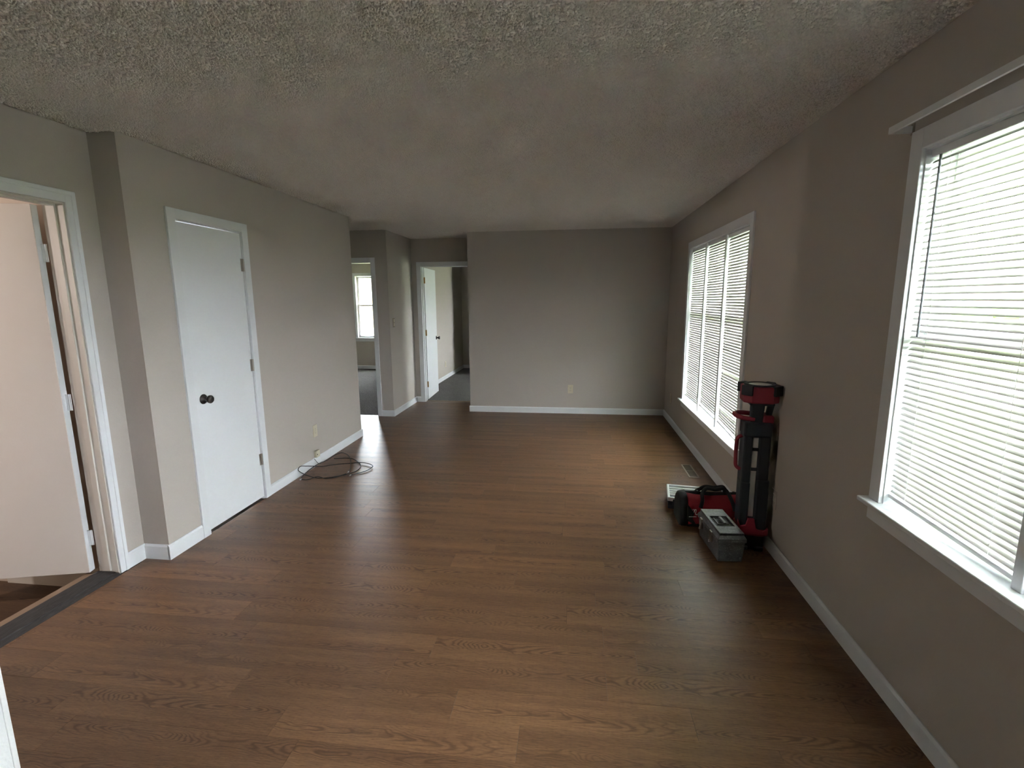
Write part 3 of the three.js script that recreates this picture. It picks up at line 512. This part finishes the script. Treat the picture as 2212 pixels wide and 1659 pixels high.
// ---------------------------------------------------------------- tool bag
{
  const o = thing('tool_bag', 'red and black fabric tool bag with carry straps lying behind the grey toolbox', 'tool bag', [0.965, 0, -3.415]);
  const X = 0.205, prof = (s, t = 0) => [[-0.105 * s, 0.0], [0.105 * s, 0.0], [0.118 * s, 0.06], [0.106 * s, 0.135], [0.066 * s, 0.196 - t], [0.0, 0.214 - t], [-0.066 * s, 0.196 - t], [-0.106 * s, 0.135], [-0.118 * s, 0.06]];
  const smooth = (pts) => { const c = new THREE.CatmullRomCurve3(pts.map(([z, y]) => new THREE.Vector3(z, y, 0)), true, 'catmullrom', 0.35); return c.getPoints(48).slice(0, 48).map((p) => [p.x, Math.max(0, p.y)]); };
  const loft = (secs) => {                                // rings along x: [x, scale, drop]
    const pos = [], idx = [], n = 48;
    secs.forEach(([x, s, t]) => smooth(prof(s, t)).forEach(([z, y], i) => pos.push(x, y * (0.9 + 0.1 * s) + 0.0012 * Math.sin(x * 60 + i), z)));
    for (let k = 0; k < secs.length - 1; k++) for (let i = 0; i < n; i++) { const a = k * n + i, b = k * n + (i + 1) % n, c = a + n, d = b + n; idx.push(a, b, c, b, d, c); }
    for (const k of [0, secs.length - 1]) { const c = pos.length / 3; pos.push(secs[k][0], 0.1, 0); for (let i = 0; i < n; i++) { const a = k * n + i, b = k * n + (i + 1) % n; k ? idx.push(c, a, b) : idx.push(c, b, a); } }
    const g = new THREE.BufferGeometry(); g.setAttribute('position', new THREE.Float32BufferAttribute(pos, 3)); g.setIndex(idx); g.computeVertexNormals(); return uvm(g);
  };
  mesh('body', loft([[-0.17, 0.985, 0.004], [-0.1, 0.96, 0.012], [0.0, 0.95, 0.016], [0.1, 0.97, 0.01], [X - 0.03, 0.985, 0.004]]), M.clothRed, o);
  mesh('end_panel', loft([[-X - 0.012, 0.84, 0.02], [-X, 0.97, 0.006], [-0.165, 1.0, 0.001]]), M.clothBlack, o);
  mesh('end_panel', loft([[X - 0.035, 1.0, 0.001], [X, 0.97, 0.006], [X + 0.012, 0.84, 0.02]]), M.clothBlack, o);
  mesh('end_flap', [extr([[-0.17, 0.005], [-0.105, 0.012], [-0.135, 0.06], [-0.125, 0.10], [-0.172, 0.165]], 0.006, 0.001).translate(0, 0, 0.112)], M.clothBlack, o);
  mesh('zip_band', loft([[-0.17, 0.30, -0.006], [0, 0.30, 0.0], [X - 0.02, 0.30, -0.006]]).translate(0, 0.012, 0), M.clothBlack, o);
  mesh('bottom_band', rb(-0.17, X - 0.03, 0.0, 0.028, -0.116, 0.1165, 0.006), M.clothBlack, o);
  const strap = (z, s) => {                                // flat webbing: rises from the side, arches over the top
    const pts = [[-0.085, 0.135, s * 0.108], [-0.07, 0.18, s * 0.088], [-0.06, 0.215, z + s * 0.02], [-0.03, 0.243, z], [0.03, 0.238, z], [0.085, 0.246, z], [0.11, 0.222, z + s * 0.02], [0.125, 0.18, s * 0.09], [0.14, 0.125, s * 0.112]];
    const g = new THREE.TubeGeometry(new THREE.CatmullRomCurve3(pts.map((p) => new THREE.Vector3(...p))), 50, 0.013, 8); return uvm(g);
  };
  mesh('strap', strap(0.018, 1), M.clothBlack, o);
  mesh('strap', strap(-0.018, -1), M.clothBlack, o);
  mesh('zip_pull', uvm(new THREE.SphereGeometry(0.014, 14, 10).translate(-0.095, 0.217, 0.02)), M.toolBlack, o);
  const q = (pts) => tube(pts.map(([x, y]) => [x - 0.016, y + 0.022, 0.1165 - (y - 0.065) * 0.14]), 0.0017, 24, 6);
  mesh('printed_mark', [q([[-0.135, 0.094], [-0.128, 0.104], [-0.124, 0.098], [-0.128, 0.064]]), q([[-0.128, 0.064], [-0.117, 0.102], [-0.110, 0.103], [-0.115, 0.066]]), q([[-0.115, 0.066], [-0.104, 0.101], [-0.097, 0.103], [-0.101, 0.070], [-0.095, 0.066], [-0.090, 0.074]]), q([[-0.145, 0.052], [-0.12, 0.053], [-0.095, 0.054]])], M.printWhite, o);
}
// ---------------------------------------------------------------- parts organiser
{
  const o = thing('parts_organizer', 'shallow parts organizer case with a pale ribbed lid, behind the red bag', 'organizer', [0.869, 0, -3.74], -0.15);
  mesh('base', rb(-0.125, 0.125, 0, 0.062, -0.10, 0.17, 0.008, 3), M.toolBlack, o);
  const lid = mesh('lid', [rb(-0.13, 0.13, 0.062, 0.070, -0.105, 0.175, 0.004), rb(-0.13, -0.112, 0.062, 0.092, -0.105, 0.175, 0.005), rb(0.112, 0.13, 0.062, 0.092, -0.105, 0.175, 0.005), rb(-0.13, 0.13, 0.062, 0.092, 0.158, 0.175, 0.005), rb(-0.13, 0.13, 0.062, 0.092, -0.105, -0.09, 0.005)], M.trayLid, o);
  for (let i = 0; i < 4; i++) mesh('rib', rb(-0.114, 0.114, 0.068, 0.090, -0.048 + i * 0.048, -0.036 + i * 0.048, 0.003), M.trayLid, lid);
  for (let i = 0; i < 5; i++) for (let j = 0; j < 2; j++) mesh('compartment', rb(-0.106 + j * 0.108, -0.004 + j * 0.108, 0.069, 0.078, -0.084 + i * 0.048, -0.052 + i * 0.048, 0.003), M.trayCell, lid);
  for (const x of [-0.07, 0.07]) mesh('clasp', rb(x - 0.022, x + 0.022, 0.03, 0.08, 0.17, 0.182, 0.004), M.toolBlack, o);
}
// ---------------------------------------------------------------- pendant lamp of the lower room (outside the frame; it lights the open door warmly)
{
  const o = thing('pendant_lamp', 'warm pendant lamp of the lower room past the open door', 'lamp', [-4.3, 1.9, -0.9]);
  mesh('bulb', uvm(new THREE.SphereGeometry(0.05, 20, 14)), std(lin(1, 0.9, 0.8), 0.5, { emissive: new THREE.Color(1.0, 0.86, 0.76), emissiveIntensity: 0.2 }), o);
  mesh('socket', uvm(new THREE.CylinderGeometry(0.02, 0.02, 0.06, 12).translate(0, 0.075, 0)), M.bronze, o);
  mesh('cord', uvm(new THREE.CylinderGeometry(0.004, 0.004, 0.44, 8).translate(0, 0.32, 0)), M.cableBlack, o);
  const l = new THREE.PointLight(new THREE.Color(1.0, 0.88, 0.81), 0.1); l.shadow.radius = 2.5; o.add(l);
}

// ---------------------------------------------------------------- outdoors
struct('front_lawn', [bx(XR + 0.16, 6.6, YG - 0.3, YG, -40, 20), bx(8.0, 11.2, YG - 0.3, YG, -60, 30), bx(21.5, 120, YG - 0.3, YG, -200, 60)], M.grass, 'green front lawn outside the windows', 'lawn');
struct('back_lawn', bx(-60, XR + 0.16, YG - 0.3, YG, -60, ZBED - 0.12), M.grass, 'green back lawn below the fence outside the bedroom window', 'lawn');
struct('sidewalk', [bx(6.6, 8.0, YG - 0.3, YG + 0.02, -60, 30), bx(XR + 0.14, 2.5, YG - 0.3, YG + 0.04, -3.3, 3)], M.concrete, 'pale concrete walk across the front lawn', 'path');
struct('street', bx(11.2, 21.5, YG - 0.4, YG - 0.06, -200, 60), M.asphalt, 'pale street beyond the front lawn', 'street');
struct('porch_soffit', [bx(XR + 0.14, 2.86, 2.36, 2.42, -13, 3), bx(2.80, 2.86, 2.30, 2.52, -13, 3)], M.siding, 'pale underside of the roof overhang outside the windows', 'soffit');
function house(x, z, w, d, h, mat, label, turn = 0) {       // long side faces -x
  const o = thing('house', label, 'house', [x, YG, z], turn, 'houses across the street');
  mesh('walls', bx(0, d, 0, h, -w / 2, w / 2), mat, o);
  const s = [[-0.5, h], [d + 0.5, h], [d / 2, h + 1.9]];
  mesh('roof', extr(s, w + 0.8).translate(0, 0, -w / 2 - 0.4), M.roof, o);
  for (const t of [-0.34, -0.12, 0.30]) { const f = mesh('window_frame', bx(-0.06, 0.02, 0.9, 2.2, t * w - 0.75, t * w + 0.75), M.siding, o); for (const s2 of [-0.36, 0.36]) mesh('pane', bx(-0.075, -0.05, 1.0, 2.1, t * w + s2 - 0.3, t * w + s2 + 0.3), M.panel, f); }
  mesh('front_door', bx(-0.05, 0.02, 0.1, 2.2, 0.08 * w - 0.5, 0.08 * w + 0.5), M.white, o);
  return o;
}
house(33, -52, 16, 9, 2.8, M.brickPink, 'low brick house across the street with a dark roof, seen through the right-edge blinds');
house(34, -30, 14, 9, 2.8, M.siding, 'pale house across the street, nearer of the two on the left');
house(33, -8, 15, 9, 2.8, M.brickPink, 'brick house across the street, straight out from the right-edge window');
house(36, -78, 16, 9, 2.8, M.siding, 'pale house across the street, farthest down the row');
function bush(name, label, cat, x, z, rx, ry, rz, group, y = YG) {
  const g = new THREE.IcosahedronGeometry(1, 5), p = g.attributes.position;
  for (let i = 0; i < p.count; i++) { const a = p.getX(i), b = p.getY(i), c = p.getZ(i), k = 1 + 0.28 * (vnoise(a * 4 + x, (b + c) * 4 + z) - 0.5) + 0.2 * (vnoise(a * 11 + z, (b - c) * 11) - 0.5); p.setXYZ(i, a * rx * k, Math.max(0, (b * 0.5 + 0.5)) * ry * k, c * rz * k); }
  g.computeVertexNormals();
  const m = mesh(name, uvm(g), M.leaf); m.position.set(x, y, z); return tag(m, label, cat, group);
}
bush('hedge', 'clipped green hedge across the street, left of the pale drive', 'hedge', 27, -39, 0.9, 1.15, 5.5, 'hedges across the street');
bush('hedge', 'clipped green hedge across the street, in the middle of the right-edge window', 'hedge', 27, -24, 0.9, 1.1, 5.2, 'hedges across the street');
bush('hedge', 'clipped green hedge across the street, nearest the right edge', 'hedge', 27, -9, 0.9, 1.1, 4.6, 'hedges across the street');
for (const [x, z, h, l] of [[46, -40, 7.5, 'leafy tree behind the houses across the street, left one'], [47, -19, 8.5, 'leafy tree behind the houses across the street, right one']]) {
  const o = thing('tree', l, 'tree', [x, YG, z], 0, 'trees behind the houses');
  const c = bush('crown', '', '', 0, 0, 3.4, h * 0.7, 3.4, null, h * 0.32); scene.remove(c); c.name = 'crown'; c.userData = {}; o.add(c);
  mesh('trunk', uvm(new THREE.CylinderGeometry(0.25, 0.35, h * 0.45, 10).translate(0, h * 0.22, 0)), M.bark, o);
}
{
  const o = thing('board_fence', 'tall wooden board fence behind the bedroom window', 'fence', [-11, YG, -25.4]);
  for (let i = 0; i < 62; i++) { const h = 1.86 + (hash(i, 3) - 0.5) * 0.03; mesh('board', bx(-5 + i * 0.145, -5 + i * 0.145 + 0.138, 0.05, h, -0.01, 0.01), hash(i, 9) > 0.5 ? M.fence : M.fence2, o); }
  for (const y of [0.35, 1.6]) mesh('rail', bx(-5, 4, y, y + 0.09, 0.012, 0.05), M.fence, o);
}
house(-18, -44, 14, 8, 2.8, M.siding, 'pale house rising behind the wooden fence', -Math.PI / 2).userData.group = undefined;

// ---------------------------------------------------------------- shadows on, hand over
scene.traverse((o) => {
  if (o.isMesh) { o.castShadow = o.receiveShadow = true; }
  if (o.isLight) o.castShadow = true;
});
renderer.render(scene, camera);
